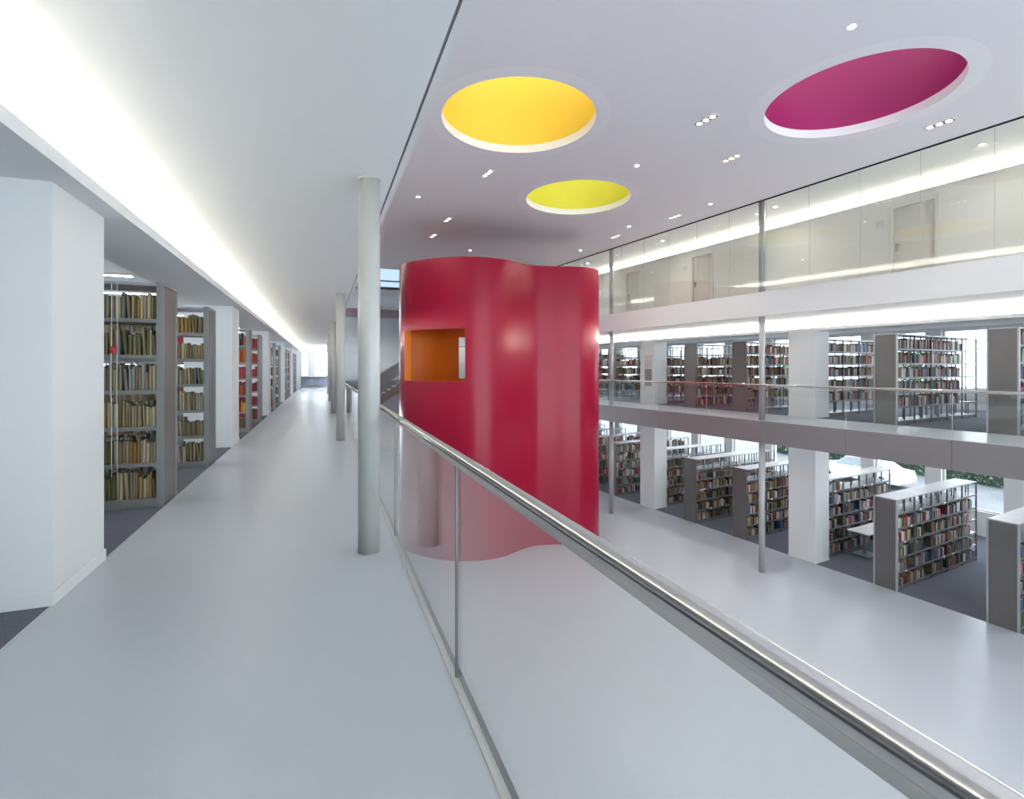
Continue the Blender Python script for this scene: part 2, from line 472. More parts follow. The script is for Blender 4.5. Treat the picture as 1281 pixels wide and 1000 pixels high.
def is_front(p): return p.y < 16.75 and p.x < 6
def in_open(i):
    p = (OUT[i]+OUT[(i+1) % NN])/2; r = p.x/p.y
    if is_front(p): return 0.1453 < r < 0.2717
    if p.y > 18.5: return 0.2597 < r < 0.345
    return False
ZT, ZA, ZB = 4.92, 1.10, 2.72
def drum_shell(P, flip):
    b = MB()
    zs = [Z0, ZA, ZB, ZT]
    for z in zs:
        for p in P: b.v.append((p.x, p.y, z))
    for l in range(3):
        for i in range(NN):
            if l == 1 and in_open(i): continue
            j = (i+1) % NN
            q = (l*NN+i, l*NN+j, (l+1)*NN+j, (l+1)*NN+i)
            b.f.append(q[::-1] if flip else q); b.sm.append(True); b.mi.append(0)
    return b
drum = thing('drum_pavilion', 'tall curved red lacquered drum with orange window opening standing in the atrium', 'pavilion', (5.8, 17.2, Z0))
def to_local(b):
    b.v = [(x-5.8, y-17.2, z-Z0) for x, y, z in b.v]; return b
to_local(drum_shell(OUT, False)).build('outer_shell', M['red'], drum)
to_local(drum_shell(INN, True)).build('inner_lining', M['orange'], drum)
for part in (0, 1):
    rv = MB()
    for i in [i for i in range(NN) if in_open(i) and (OUT[i].y > 17.5) == bool(part)]:
        j = (i+1) % NN
        k0 = len(rv.v)
        for p in (OUT[i], OUT[j], INN[j], INN[i]):
            for z in (ZA, ZB): rv.v.append((p.x, p.y, z))
        rv.f += [(k0, k0+2, k0+4, k0+6), (k0+7, k0+5, k0+3, k0+1)]
        if not in_open((i-1) % NN): rv.f.append((k0, k0+6, k0+7, k0+1))
        if not in_open(j): rv.f.append((k0+2, k0+3, k0+5, k0+4))
    rv.sm = [False]*len(rv.f); rv.mi = [0]*len(rv.f)
    o = to_local(rv).build('window_reveal', M['orange'], drum)
    bm = bmesh.new(); bm.from_mesh(o.data); bmesh.ops.remove_doubles(bm, verts=bm.verts, dist=1e-4); bm.to_mesh(o.data); bm.free()
top = MB()
for P in (OUT, INN):
    for p in P: top.v.append((p.x, p.y, ZT))
for i in range(NN):
    j = (i+1) % NN
    top.f.append((i, j, NN+j, NN+i)); top.sm.append(False); top.mi.append(0)
to_local(top).build('top_rim', M['red'], drum)
for z, nm, mm in ((3.6, 'inner_ceiling', 'orange'), (4.80, 'roof', 'redroof')):
    rf = MB(); rf.v = [(p.x, p.y, z) for p in INN]; rf.f = [tuple(range(NN)) if nm == 'roof' else tuple(range(NN-1, -1, -1))]; rf.sm = [False]; rf.mi = [0]
    to_local(rf).build(nm, M[mm], drum)
for lx, ly in ((3.9, 17.6), (5.3, 18.2)):
    MB().cyl(lx-5.8, ly-17.2, 3.58-Z0, 3.6-Z0, 0.08, 24).build('ceiling_lamp', M['lamp_warm'], drum)
    l = bpy.data.lights.new('lamp_light', 'SPOT'); l.energy = 17; l.color = (1.0, 0.9, 0.75); l.spot_size = 2.6; l.spot_blend = 0.8; l.shadow_soft_size = 0.08
    o = bpy.data.objects.new('lamp_light', l); C.objects.link(o); o.parent = drum; o.location = (lx-5.8, ly-17.2, 3.55-Z0)
rf = MB(); rf.v = [(p.x, p.y, 0.0) for p in INN]; rf.f = [tuple(range(NN))]; rf.sm = [False]; rf.mi = [0]
to_local(rf).build('inner_floor', M['resin'], drum)

# ------------------------------------------------------------------ wing opposite (R frame, turned by PHI)
R0, R1 = -9.0, 33.0
XF = 23.0
struct(B(13.2, 15.29, R0, R1, -0.20, 0.0).build('floor_wing_balcony', M['resin'], rz=PHI))
struct(B(15.29, XF, R0, R1, -0.20, 0.002).build('floor_wing_carpet', M['carpet'], rz=PHI))
struct(B(13.25, XF, R0, R1, -0.64, -0.20).build('ceiling_wing_lower', M['ceil'], rz=PHI))
fz = struct(B(13.205, 13.26, R0, R1, -0.64, -0.012).build('trim_6', M['dark'], rz=PHI))
jr = [5.08 + 2.13*k for k in range(-6, 13)]
for i in range(len(jr)-1):
    B(13.175, 13.205, jr[i]+0.004, jr[i+1]-0.004, -0.64, -0.01).build('fascia_panel', M['fascia'], fz)
railing('glass_railing', 'frameless glass railing with thin handrail along the balcony opposite the gallery', 13.215, jr, 0.0, 1.03, 'seal_lt', (0,0,0), PHI, r=0.022, channel=False)
struct(B(13.2, 15.9, R0, R1, 3.0, 3.2).build('ceiling_wing_balcony', M['ceil'], rz=PHI))
struct(B(15.9, XF, R0, R1, 3.0, 3.2).build('ceiling_wing_stacks', M['ceil'], rz=PHI))
struct(B(15.14, 15.9, R0, R1, 2.63, 2.65).build('ceiling_wing_cove', M['white'], rz=PHI))
struct(B(15.14, 15.16, R0, R1, 2.65, 2.72).build('trim_10', M['white'], rz=PHI))
struct(B(15.88, 15.9, R0, R1, 2.65, 3.0).build('trim_11', M['white'], rz=PHI))
struct(B(13.2, XF, R0, R1, 3.2, 3.68).build('floor_wing_upper', M['white'], rz=PHI))
struct(B(13.18, 13.2, R0, R1, 3.0, 3.69).build('trim_7', M['white'], rz=PHI))
wu = MB()
DOORS = [(6.18, 7.22), (13.02, 14.0), (16.88, 17.77), (23.8, 24.8)]
ys = [R0] + [v for d in DOORS for v in d] + [R1]
for i in range(0, len(ys), 2): wu.box(15.3, 15.42, ys[i], ys[i+1], 3.68, 6.03)
for a, b in DOORS: wu.box(15.3, 15.42, a, b, 5.79, 6.03)
wu.box(15.28, 15.42, R0, R1, 6.03, 6.05)
struct(wu.build('wall_wing_upper', M['cream'], rz=PHI))
struct(MB().box(15.285, 15.3, R0, DOORS[0][0]-0.06, 3.68, 3.76).box(15.285, 15.3, DOORS[0][1]+0.06, DOORS[1][0]-0.06, 3.68, 3.76).box(15.285, 15.3, DOORS[1][1]+0.06, DOORS[2][0]-0.06, 3.68, 3.76).box(15.285, 15.3, DOORS[2][1]+0.06, R1, 3.68, 3.76).build('baseboard_wing_upper', M['white'], rz=PHI))
struct(B(13.2, 16.3, R0, R1, ZC, ZC+0.2).build('ceiling_wing_upper', M['ceil'], rz=PHI))
struct(B(16.2, 16.3, R0, R1, 3.68, ZC).build('wall_wing_cove', M['white'], rz=PHI))
dn = 0
for a, b in DOORS:
    dn += 1
    d = struct(B(15.36, 15.40, a+0.05, b-0.05, 3.685, 5.74).build('door_%d' % dn, M['door'], rz=PHI))
    fr = MB().box(15.28, 15.42, a-0.06, a+0.05, 3.68, 5.85).box(15.28, 15.42, b-0.05, b+0.06, 3.68, 5.85).box(15.28, 15.42, a+0.05, b-0.05, 5.74, 5.85)
    fr.build('door_frame', M['doorframe'], d)
    hy = b - 0.13
    h = MB().tube((15.36, hy, 4.74), (15.30, hy, 4.74), 0.012, 10).tube((15.305, hy, 4.74), (15.305, hy-0.13, 4.74), 0.011, 10).box(15.352, 15.36, hy-0.025, hy+0.025, 4.60, 4.80)
    h.build('door_handle', M['steel'], d)
for yy, lab in ((7.47, 'small pale room plate beside the cream door with the steel handle'), (14.3, 'small pale room plate on the upper corridor wall beside the middle cream door')):
    t = thing('room_plate', lab, 'sign', RT(15.297, yy, 5.40), PHI)
    B(-0.008, 0.0, -0.10, 0.10, -0.09, 0.09).build('plate', M['alu'], t)
    B(-0.011, -0.008, -0.08, 0.08, 0.0, 0.07).build('insert', M['board_lt'], t)
# glazing of the upper corridor
t = thing('corridor_glazing', 'full-height frameless glazing of the upper corridor above the white fascia', 'glazing', (0,0,0), PHI)
jg = [4.40 + 1.243*k for k in range(-10, 22)]
for i in range(len(jg)-1):
    B(13.212, 13.224, jg[i]+0.004, jg[i+1]-0.004, 3.69, ZC-0.03).build('glass_pane', M['glass'], t)
for j in jg[1:-1]:
    B(13.212, 13.224, j-0.004, j+0.004, 3.69, ZC-0.03).build('joint_strip', M['seal_lt'], t)
B(13.20, 13.236, jg[0], jg[-1], ZC-0.03, ZC).build('head_channel', M['seal'], t)
# posts at the balcony edge, through three storeys
for k in range(-1, 4):
    yr = 9.57 + 6.77*k
    t = thing('steel_post', {0: 'slender grey round post at the balcony edge in front of the blank white pier', 1: 'slender grey round post at the balcony edge close to the red drum'}.get(k, 'slender grey round post at the balcony edge of the book wing mostly out of sight'), 'post', RT(13.33, yr+0.02, Z0), PHI, 'posts along the book wing')
    MB().cyl(0, 0, 0, -0.64-Z0, 0.085, 32).build('lower_shaft', M['post'], t)
    MB().cyl(0, 0, 0.0-Z0, 3.0-Z0, 0.085, 32).build('middle_shaft', M['post'], t)
    MB().cyl(0, 0, 3.69-Z0, ZC-Z0, 0.085, 32).build('upper_shaft', M['post'], t)
# square piers on both floors of the wing
PL = {-1: ('square white lower floor pier at the near end of the book wing', 'square white balcony pier at the near end of the book wing'),
      0: ('square white lower floor pier beside the small table', 'blank square white balcony pier without a notice board'),
      1: ('square white lower floor pier beside the red drum', 'square white balcony pier carrying the grey notice board')}
for k in range(-1, 3):
    yr = 9.22 + 6.75*k
    for z, h, lab, g in ((Z0, -0.64-Z0, PL.get(k, ('square white lower floor pier of the book wing hidden behind the red drum',))[0], 'lower floor piers of the book wing'), (0.0, 2.63, PL.get(k, (0, 'square white balcony pier of the book wing hidden behind the red drum'))[1], 'balcony piers of the book wing')):
        t = thing('pier', lab, 'pier', RT(15.29, yr, z), PHI, g)
        B(0, 0.70, 0, 0.85, 0, h).build('shaft', M['white'], t)
        B(-0.01, 0.71, -0.01, 0.86, 0.003, 0.07).build('skirting', M['white'], t)
t = thing('notice_board', 'narrow pale and dark grey notice board on a balcony pier', 'board', RT(15.288, 16.28, 0.75), PHI)
B(-0.02, 0.0, -0.16, 0.24, 0.0, 0.72).build('lower_panel', M['board_dk'], t)
B(-0.015, 0.0, -0.16, 0.24, 0.74, 1.30).build('upper_panel', M['board_lt'], t)

# facade with windows on the lower floor and the balcony level
wf = MB()
pit = 2.27
for zlo, zsill, zhead, ztop in ((Z0-0.3, -3.55, -0.72, -0.64), (-0.2, 0.75, 2.92, 3.2)):
    wf.box(XF, XF+0.3, R0, R1, zlo, zsill).box(XF, XF+0.3, R0, R1, zhead, ztop)
    k = 0
    y = R0
    while y < R1:
        wf.box(XF-0.06, XF+0.3, y, y+0.5, zlo+0.2, ztop-0.01)
        y += pit
struct(wf.build('wall_right', M['white'], rz=PHI))
for zsill, zhead in ((-3.55, -0.72), (0.75, 2.92)):
    y = R0
    while y + pit < R1:
        a, b = y+0.5, y+pit
        fr = MB()
        X0, X1 = XF+0.10, XF+0.17
        fr.box(X0, X1, a, b, zsill, zsill+0.06).box(X0, X1, a, b, zhead-0.06, zhead)
        fr.box(X0, X1, a, a+0.06, zsill+0.06, zhead-0.06).box(X0, X1, b-0.06, b, zsill+0.06, zhead-0.06)
        window(fr, [(X0+0.03, X0+0.04, a+0.06, b-0.06, zsill+0.06, zhead-0.06)], rz=PHI)
        y += pit
struct(B(13.2, XF+0.3, R1, R1+0.2, Z0, 6.5).build('wall_wing_end', M['white'], rz=PHI))
struct(B(13.2, XF+0.3, R0-0.2, R0, Z0, 6.5).build('wall_wing_near', M['white'], rz=PHI))

# ------------------------------------------------------------------ bookcases
DEP = 0.54
LV = [0.087, 0.471, 0.858, 1.25, 1.63, 2.02]
HT = 2.42
BAY = 0.93
ME = {}
def shared(key, mb, mats):
    if key not in ME: ME[key] = mb().mesh(key, mats)
    return ME[key]
def bookcase(label, group, loc, rz, nb, sgn=1, mids=(5,), labels=0, rng=None, frame='endpanel'):
    """x runs from the aisle end into the stack (sgn), y from the near face to the far face"""
    t = thing('bookcase', label, 'bookcase', loc, rz, group)
    s = sgn
    k = 's%d' % s
    link('end_panel', shared('end_panel'+k, lambda: B(0.0, s*0.035, 0.0, DEP, 0.0, HT), M['endpanel']), t)
    fr = lambda: MB().box(-s*0.012, s*0.055, -0.012, 0.02, 0.0, HT+0.01).box(-s*0.012, s*0.055, DEP-0.02, DEP+0.012, 0.0, HT+0.01).box(-s*0.012, 0, 0.02, DEP-0.02, HT-0.02, HT+0.01)
    link('end_frame', shared('end_frame'+k+frame, fr, M[frame] if s > 0 else M['shelf']), t)
    sh = shared('shelf'+k, lambda: MB().box(s*0.012, s*(BAY-0.012), 0.008, DEP-0.008, -0.012, 0.012).box(s*0.012, s*(BAY-0.012), 0.0, 0.008, -0.028, 0.014).box(s*0.012, s*(BAY-0.012), DEP-0.008, DEP, -0.028, 0.014), M['shelf_mid'] if s > 0 else M['shelf'])
    up = shared('upright'+k, lambda: MB().box(-0.012, 0.012, -0.004, 0.035, 0.0, HT-0.03).box(-0.012, 0.012, DEP-0.035, DEP+0.004, 0.0, HT-0.03).box(-0.012, 0.012, DEP/2-0.015, DEP/2+0.015, 0.0, HT-0.03), M['shelf_mid'] if s > 0 else M['shelf'])
    cap = shared('top'+k, lambda: B(s*0.004, s*(BAY-0.004), 0.0, DEP, -0.03, 0.0), M['shelf_lt'])
    pl = shared('plinth'+k, lambda: B(s*0.012, s*(BAY-0.012), 0.03, DEP-0.03, 0.0, 0.055), M['shelf'])
    md = shared('book_stop'+k, lambda: B(-0.012, 0.012, 0.03, 0.05, 0.0, 0.34), M['dark'])
    lb = shared('shelf_label'+k, lambda: B(-0.05, 0.05, -0.008, -0.004, -0.025, 0.03), M['label'])
    SH = {}
    for b in range(nb):
        x = s*(0.035 + b*BAY)
        for i, z in enumerate(LV): SH[(b, i)] = link('shelf', sh, t, (x, 0, z))
        link('top_board', cap, t, (x, 0, HT))
        link('plinth', pl, t, (x, 0, 0))
        link('upright', up, t, (s*(0.035 + (b+1)*BAY), 0, 0))
        for i in mids:
            link('book_stop', md, t, (x+s*BAY*0.5, 0, LV[i]+0.02))
            link('book_stop', md, t, (x+s*BAY*0.5, DEP-0.08, LV[i]+0.02))
    if labels:
        for q in range(labels):
            b = rng.randrange(nb); i = rng.randrange(1, 6)
            link('shelf_label', lb, SH[(b, i)], (s*rng.uniform(0.1, 0.8), 0, 0))
    return t

# ------------------------------------------------------------------ books
COL = {'tan': (0.25, 0.195, 0.105), 'pale tan': (0.34, 0.285, 0.18), 'olive': (0.15, 0.135, 0.055), 'ochre': (0.27, 0.155, 0.04), 'grey': (0.22, 0.22, 0.205),
       'cream': (0.60, 0.55, 0.44), 'white': (0.66, 0.66, 0.66), 'red': (0.34, 0.03, 0.035), 'orange': (0.62, 0.13, 0.02), 'yellow': (0.70, 0.50, 0.03),
       'black': (0.025, 0.025, 0.028), 'blue': (0.06, 0.12, 0.24), 'brown': (0.15, 0.07, 0.04), 'green': (0.07, 0.14, 0.08), 'pink': (0.50, 0.28, 0.28), 'pale grey': (0.48, 0.50, 0.52)}
BM = {}
def book_mesh(c):
    if c not in BM:
        b = MB()
        # unit book: x thickness, y depth (spine at y=0), z height
        for z0, z1 in ((0, 1),):
            pr = [(0.02, 0.10), (0.12, 0.03), (0.35, 0.0), (0.65, 0.0), (0.88, 0.03), (0.98, 0.10), (0.98, 1.0), (0.90, 1.0), (0.90, 0.10), (0.10, 0.10), (0.10, 1.0), (0.02, 1.0)]
            n = len(pr)
            b.v = [(x, y, z) for z in (0, 1) for x, y in pr]
            for i in range(n):
                j = (i+1) % n
                b.f.append((i, j, n+j, n+i))
            for q in ((0,1,2,3,4,5,8,9), (5,6,7,8), (9,10,11,0)):
                b.f.append(tuple(q[::-1])); b.f.append(tuple(n+i for i in q))
            b.sm = [False]*len(b.f); b.mi = [0]*len(b.f)
        b.box(0.10, 0.90, 0.10, 0.97, 0.02, 0.975, mi=1)
        BM[c] = [b.mesh('book', [mat('cover_' + c.replace(' ', '_'), tuple(v*q for v in COL[c]), 0.6, noise=(60, 0.12)), M['paper']]) for q in (0.7, 0.9, 1.1, 1.35)]
    return random.choice(BM[c])
PAL_TAN = ['tan']*6 + ['pale tan']*5 + ['olive']*2 + ['ochre']*2 + ['grey']*2
PAL_MIX = ['cream']*4 + ['white']*4 + ['black']*5 + ['red']*3 + ['blue']*3 + ['brown']*4 + ['olive']*3 + ['pale grey']*3 + ['green']*2 + ['pink']*2 + ['tan']*3 + ['ochre']*1 + ['grey']*2
PAL_WARM = ['brown']*4 + ['tan']*4 + ['cream']*3 + ['ochre']*3 + ['red']*2 + ['black']*3 + ['olive']*3 + ['white']*2 + ['blue']
PAL_FIRE = ['yellow']*3 + ['orange']*3 + ['red']*3 + ['brown']*3 + ['olive']*2 + ['black']
ORD = {0: 'lowest', 1: 'second', 2: 'third', 3: 'fourth', 4: 'fifth', 5: 'sixth'}
bulk_v, bulk_f, bulk_c = [], [], []
nind = 0
def bulk_book(Mx, w, d, h, c, lean):
    n = len(bulk_v)
    for z in (0, h):
        for x, y in ((0, 0), (w, 0), (w, d), (0, d)):
            bulk_v.append(tuple(Mx @ Vector((x + lean*z, y, z))))
    for q in ((4,5,6,7),(0,1,5,4),(1,2,6,5),(2,3,7,6),(3,0,4,7)):
        bulk_f.append(tuple(n+i for i in q))
    cc = COL[c]; k = random.uniform(0.6, 1.1)
    cc = tuple(min(1, v*k) for v in cc) + (1,)
    pp = (0.55, 0.52, 0.44, 1)
    bulk_c.extend([pp, cc, cc, pp, cc])
def fill_row(loc, rz, x0, x1, lev, side, pal, wr, hr, sgn=1, indiv=None, fill=1.0, lean_p=0.08, pal_run=3):
    """fills one shelf; indiv = (shelf phrase) makes each book an object of its own"""
    global nind
    Mw = Matrix.Translation(Vector(loc)) @ Matrix.Rotation(rz, 4, 'Z')
    x = x0 + 0.01
    z = LV[lev] + 0.0145
    col = random.choice(pal); run = 0
    hh = random.uniform(*hr)
    while True:
        if run <= 0:
            col = random.choice(pal); run = random.choice([1, 1, 1, 2, pal_run]); hh = random.uniform(*hr)
        run -= 1
        w = random.uniform(*wr)
        if x + w > x1 - 0.012 - (1-fill)*(x1-x0): break
        h = min(0.335, hh*random.uniform(0.95, 1.04)); d = random.uniform(0.15, 0.21)
        inset = random.uniform(0.012, 0.035)
        lean = random.uniform(0.03, 0.11) if random.random() < lean_p else 0.0
        bx = x if sgn > 0 else -x - w
        ln = lean*sgn
        if lean: x += lean*h
        if side == 0: Lm = Matrix.Translation((bx, inset, z))
        else: Lm = Matrix.Translation((bx + w, DEP - inset, z)) @ Matrix.Rotation(math.pi, 4, 'Z')
        if indiv and side == 0:
            o = bpy.data.objects.new('book', book_mesh(col)); C.objects.link(o)
            Lr = Matrix.Rotation(math.atan(ln), 4, 'Y')
            dz = 0.0
            if ln < 0: Lr = Matrix.Translation((w if False else 0, 0, 0)) @ Lr; dz = w*math.sin(math.atan(-ln))*0
            if ln > 0: dz = w*math.sin(math.atan(ln))
            else: dz = 0.0
            o.matrix_world = Mw @ Matrix.Translation((0, 0, dz)) @ Lm @ Lr @ Matrix.Diagonal((w, d, h, 1))
            tag(o, '%s book on the %s shelf of %s' % (col, ORD[lev], indiv), 'book', 'books on the %s shelf of %s' % (ORD[lev], indiv))
            nind += 1
        else:
            bulk_book(Mw @ Lm, w, d, h, col, 0 if side else ln)
        x += w + random.uniform(0.001, 0.005)
    return

rng = random.Random(3)
# gallery stacks: bookcases run from the aisle towards the left wall
GA = [(6.49, 'tall grey bookcase of tan volumes with white cords hanging in front', 'the bookcase hung with white cords', PAL_TAN),
      (8.82, 'tall grey bookcase of tan volumes with half-empty shelves next to a white pier', 'the bookcase of tan volumes beside the pier', PAL_TAN),
      (13.32, 'tall grey gallery bookcase holding yellow and orange books behind a white pier', 'the gallery bookcase of yellow and orange books', PAL_FIRE),
      (15.62, 'tall grey gallery bookcase holding dark red books', 'the gallery bookcase of dark red books', ['red']*5 + ['brown']*3)]
for k in range(1, 4):
    for dy in (6.49, 8.82):
        y = dy + 6.88*(k+1)
        if y + DEP < YE-0.5: GA.append((y, 'tall grey bookcase of mixed books towards the end window of the gallery', None, PAL_MIX))
for gi, (y, lab, short, pal) in enumerate(GA):
    nb = 3 if gi < 4 else 1
    loc = (-1.62, y, 0)
    bookcase(lab, 'gallery bookcases', loc, 0, nb, -1, mids=())
    for lev in range(6):
        for b in range(nb):
            x0 = 0.055 + b*BAY; x1 = 0.035 + (b+1)*BAY
            wr = (0.018, 0.040) if gi < 2 else (0.03, 0.055)
            hr = (0.20, 0.285) if gi < 2 else (0.22, 0.30)
            if b == 0 and gi < 4:
                xv = {0: 0.72, 1: 0.50, 2: 0.34, 3: 0.30}[gi]
                fl = 1.0
                if gi == 0 and lev == 3: fl = 1.0
                fill_row(loc, 0, x0, xv, lev, 0, pal, wr, hr, -1, short, fl)
                fill_row(loc, 0, xv, x1, lev, 0, pal, wr, hr, -1, None)
            else:
                fill_row(loc, 0, x0, x1, lev, 0, pal, wr, hr, -1, None, 0.95)
            if gi == 0 and lev in (0, 1, 3): fill_row(loc, 0, x0, x1, lev, 1, PAL_TAN, wr, (0.22, 0.3), -1, None, 0.9)
            elif gi != 1 and lev in (1, 2, 4): fill_row(loc, 0, x0, x1, lev, 1, pal, wr, (0.2, 0.27), -1, None, 0.5)
# wing stacks on both floors
RU = [(2.35, 16.04), (4.68, 15.29), (7.07, 15.29), (9.35, 16.04), (11.62, 15.31), (13.79, 15.29), (16.1, 16.04), (18.5, 15.32), (20.8, 15.32), (23.0, 16.04), (25.2, 15.32)]
LABW = {0: 'lower floor bookcase at the near end of the book wing', 1: 'lower floor grey bookcase with framed end panel standing apart by the bright window',
        4: 'lower floor bookcase with brown-grey end panel between the slender post and the white pier',
        5: 'lower floor bookcase with brown-grey end panel and red and brown books',
        6: 'lower floor bookcase abutting the back of the pier beside the red drum',
        2: 'lower floor grey bookcase with five bays of books beside a small table', 3: 'lower floor bookcase behind a white pier, facing a small table'}
LABB = {1: 'balcony bookcase with wide grey end panel nearest the open end of the wing', 2: 'balcony bookcase whose last bay stands empty before the window',
        3: 'balcony bookcase abutting the blank white pier', 4: 'balcony bookcase with mauve-grey end panel beside the slender post', 5: 'balcony bookcase with an empty top shelf and leaning brown books',
        6: 'balcony bookcase abutting the pier with the notice board', 7: 'balcony bookcase seen between the red drum and the notice board'}
for ui, (yr, xr) in enumerate(RU):
    nb = 5 if xr < 16 else 4
    for z in (Z0, 0.0):
        low = z < -1
        if low: lab = LABW.get(ui, 'lower floor grey bookcase with pale top boards and mixed books in the wing')
        elif ui in LABB: lab = LABB[ui]
        else: lab = ('balcony level grey bookcase abutting the back of a white pier' if xr > 16 else 'balcony level grey bookcase with mixed books and solid end panel facing the rail')
        loc = RT(xr, yr, z)
        bookcase(lab, 'lower floor bookcases of the wing' if low else 'balcony bookcases of the wing', loc, PHI, nb, 1, mids=((5,) if low else (0,)), labels=(9 if low and ui < 7 else 0), rng=rng, frame=('shelf_lt' if ui in (1, 2) else 'endpanel'))
        pal = PAL_MIX if ui < 4 else (PAL_WARM if ui in (4, 5, 6) else PAL_WARM + PAL_MIX)
        fine = 1 <= ui <= 6
        for b in range(nb):
            x0 = 0.05 + b*BAY; x1 = 0.035 + (b+1)*BAY
            for lev in range(6):
                if low and lev == 5 and not (ui in (7, 8) or (ui == 3 and b == 0)): continue
                if not low and lev == 0 and ui not in (5,): continue
                if not low and lev == 5 and ui in (5, 6, 7, 8): continue
                if not low and b == 4 and ui == 2: continue
                ind = None
                if low and ui == 2 and lev in (4, 3) and b < 3: ind = 'the bookcase standing beside the small table'
                wr = (0.016, 0.045) if fine else (0.03, 0.07)
                fl = random.choice([1.0, 0.95, 0.9, 0.75, 0.6]) if low else random.choice([1, 1, 0.95, 0.9])
                fill_row(loc, PHI, x0, x1, lev, 0, pal, wr, (0.19, 0.29), 1, ind, fl)
                if fine and not (low and lev == 5): fill_row(loc, PHI, x0, x1, lev, 1, pal, (0.03, 0.07), (0.19, 0.27), 1, None, random.choice([0.95, 0.8, 0.5]))
me = bpy.data.meshes.new('shelved_books')
me.from_pydata(bulk_v, [], bulk_f)
me.materials.append(M['books'])
ca = me.color_attributes.new('tint', 'FLOAT_COLOR', 'CORNER')
buf = []
for c in bulk_c: buf.extend(c*4)
ca.data.foreach_set('color', buf)
o = link('shelved_books', me); o['kind'] = 'stuff'
tag(o, 'rows of mixed coloured books filling the many grey bookcases', 'books')
print('individual books', nind, 'bulk', len(bulk_f)//5)

# ------------------------------------------------------------------ small things
t = thing('hanging_cord', 'pair of white cords with a red toggle hanging in front of tan volumes', 'cord', (-2.04, 6.44, 0))
for dx in (-0.02, 0.03):
    c = MB(); pts = [(dx, 0, 2.40), (dx+0.004, -0.01, 1.9), (dx-0.006, 0.0, 1.4), (dx+0.003, -0.008, 0.9), (dx, 0, 0.36)]
    for a, b in zip(pts, pts[1:]): c.tube(a, b, 0.004, 8)
    c.build('cord', M['cord'], t)
k = MB().cyl(0, -0.015, 1.66, 1.73, 0.03, 16, 0.022).build('toggle', M['redknob'], t)

t = thing('table', 'small white table on a round steel leg behind the five-bay bookcase', 'table', RT(17.5, 8.98, Z0), PHI)
bevel(B(-0.40, 1.10, -0.33, 0.32, 0.72, 0.76).build('top', M['label'], t), 0.01)
MB().cyl(0, 0, 0.02, 0.72, 0.045, 24).build('leg', M['shelf_lt'], t)
bevel(B(-0.3, 0.3, -0.25, 0.25, 0.0, 0.02).build('foot_plate', M['shelf_lt'], t), 0.005)

def spot(parent, power, col, ang):
    l = bpy.data.lights.new('lamp_light', 'SPOT'); l.energy = power; l.color = col; l.spot_size = math.radians(ang); l.spot_blend = 0.9; l.shadow_soft_size = 0.12
    o = bpy.data.objects.new('lamp_light', l); C.objects.link(o); o.parent = parent; o.location = (0, 0, -0.03)
# recessed triple spotlights and round downlights in the atrium ceiling
TRI = [(7.99,6.95),(9.96,7.94),(12.18,4.89),(12.2,11.84),(12.13,14.66),(5.41,11.41),(5.95,15.57),(6.21,17.7)]
for p in TRI:
    t = thing('triple_spotlight', 'recessed oblong triple spotlight with warm lamps in the atrium ceiling', 'spotlight', RT(p[0], p[1], ZC), PHI, 'triple spotlights in the atrium ceiling')
    spot(t, 35 if 5.5 < p[0] < 6.5 else 85, (1.0, 0.87, 0.74), 120)
    fr = MB()
    fr.box(-0.09, -0.075, -0.25, 0.25, -0.012, -0.001).box(0.075, 0.09, -0.25, 0.25, -0.012, -0.001).box(-0.075, 0.075, -0.25, -0.235, -0.012, -0.001).box(-0.075, 0.075, 0.235, 0.25, -0.012, -0.001)
    fr.build('frame', M['white'], t)
    B(-0.075, 0.075, -0.235, 0.235, -0.006, -0.001).build('housing', M['dark'], t)
    for dy in (-0.155, 0.0, 0.155):
        MB().cyl(0, dy, -0.016, -0.006, 0.058, 20).build('lamp', M['lamp_warm'], t)
RND = [(7.62,4.08),(8.33,9.28),(12.18,10.43),(11.65,13.37),(12.26,17.02),(4.42,13.86),(8.29,19.14)]
for p in RND:
    t = thing('downlight', 'small round bright downlight set in the atrium ceiling', 'downlight', RT(p[0], p[1], ZC), PHI, 'round downlights in the atrium ceiling')
    spot(t, 85, (0.95, 0.97, 1.0), 130)
    MB().cyl(0, 0, -0.010, -0.001, 0.066, 24).build('rim', M['white'], t)
    MB().cyl(0, 0, -0.016, -0.010, 0.046, 24).build('lamp', M['lamp'], t)
for yr in (0.1, 4.9, 9.7, 14.3, 19.0):  # real row, with extra lamps added to brighten the corridor wall
    t = thing('downlight', 'small round downlight in the upper corridor ceiling behind the glazing', 'downlight', RT(14.1, yr, ZC), PHI, 'downlights in the upper corridor')
    spot(t, 60, WARM, 165)
    MB().cyl(0, 0, -0.010, -0.001, 0.07, 24).build('rim', M['white'], t)
    MB().cyl(0, 0, -0.016, -0.010, 0.05, 24).build('lamp', M['lamp'], t)
for x, y in ((2.4, 30.0), (2.2, 33.5), (4.6, 30.0)):
    t = thing('downlight', 'small round downlight in the grey stairwell ceiling', 'downlight', (x, y, 5.63), 0, 'downlights in the stairwell ceiling')
    spot(t, 400, (0.9, 0.95, 1.0), 150)
    MB().cyl(0, 0, -0.012, -0.001, 0.10, 24).build('rim', M['white'], t)
    MB().cyl(0, 0, -0.02, -0.012, 0.085, 24).build('lamp', M['lamp'], t)
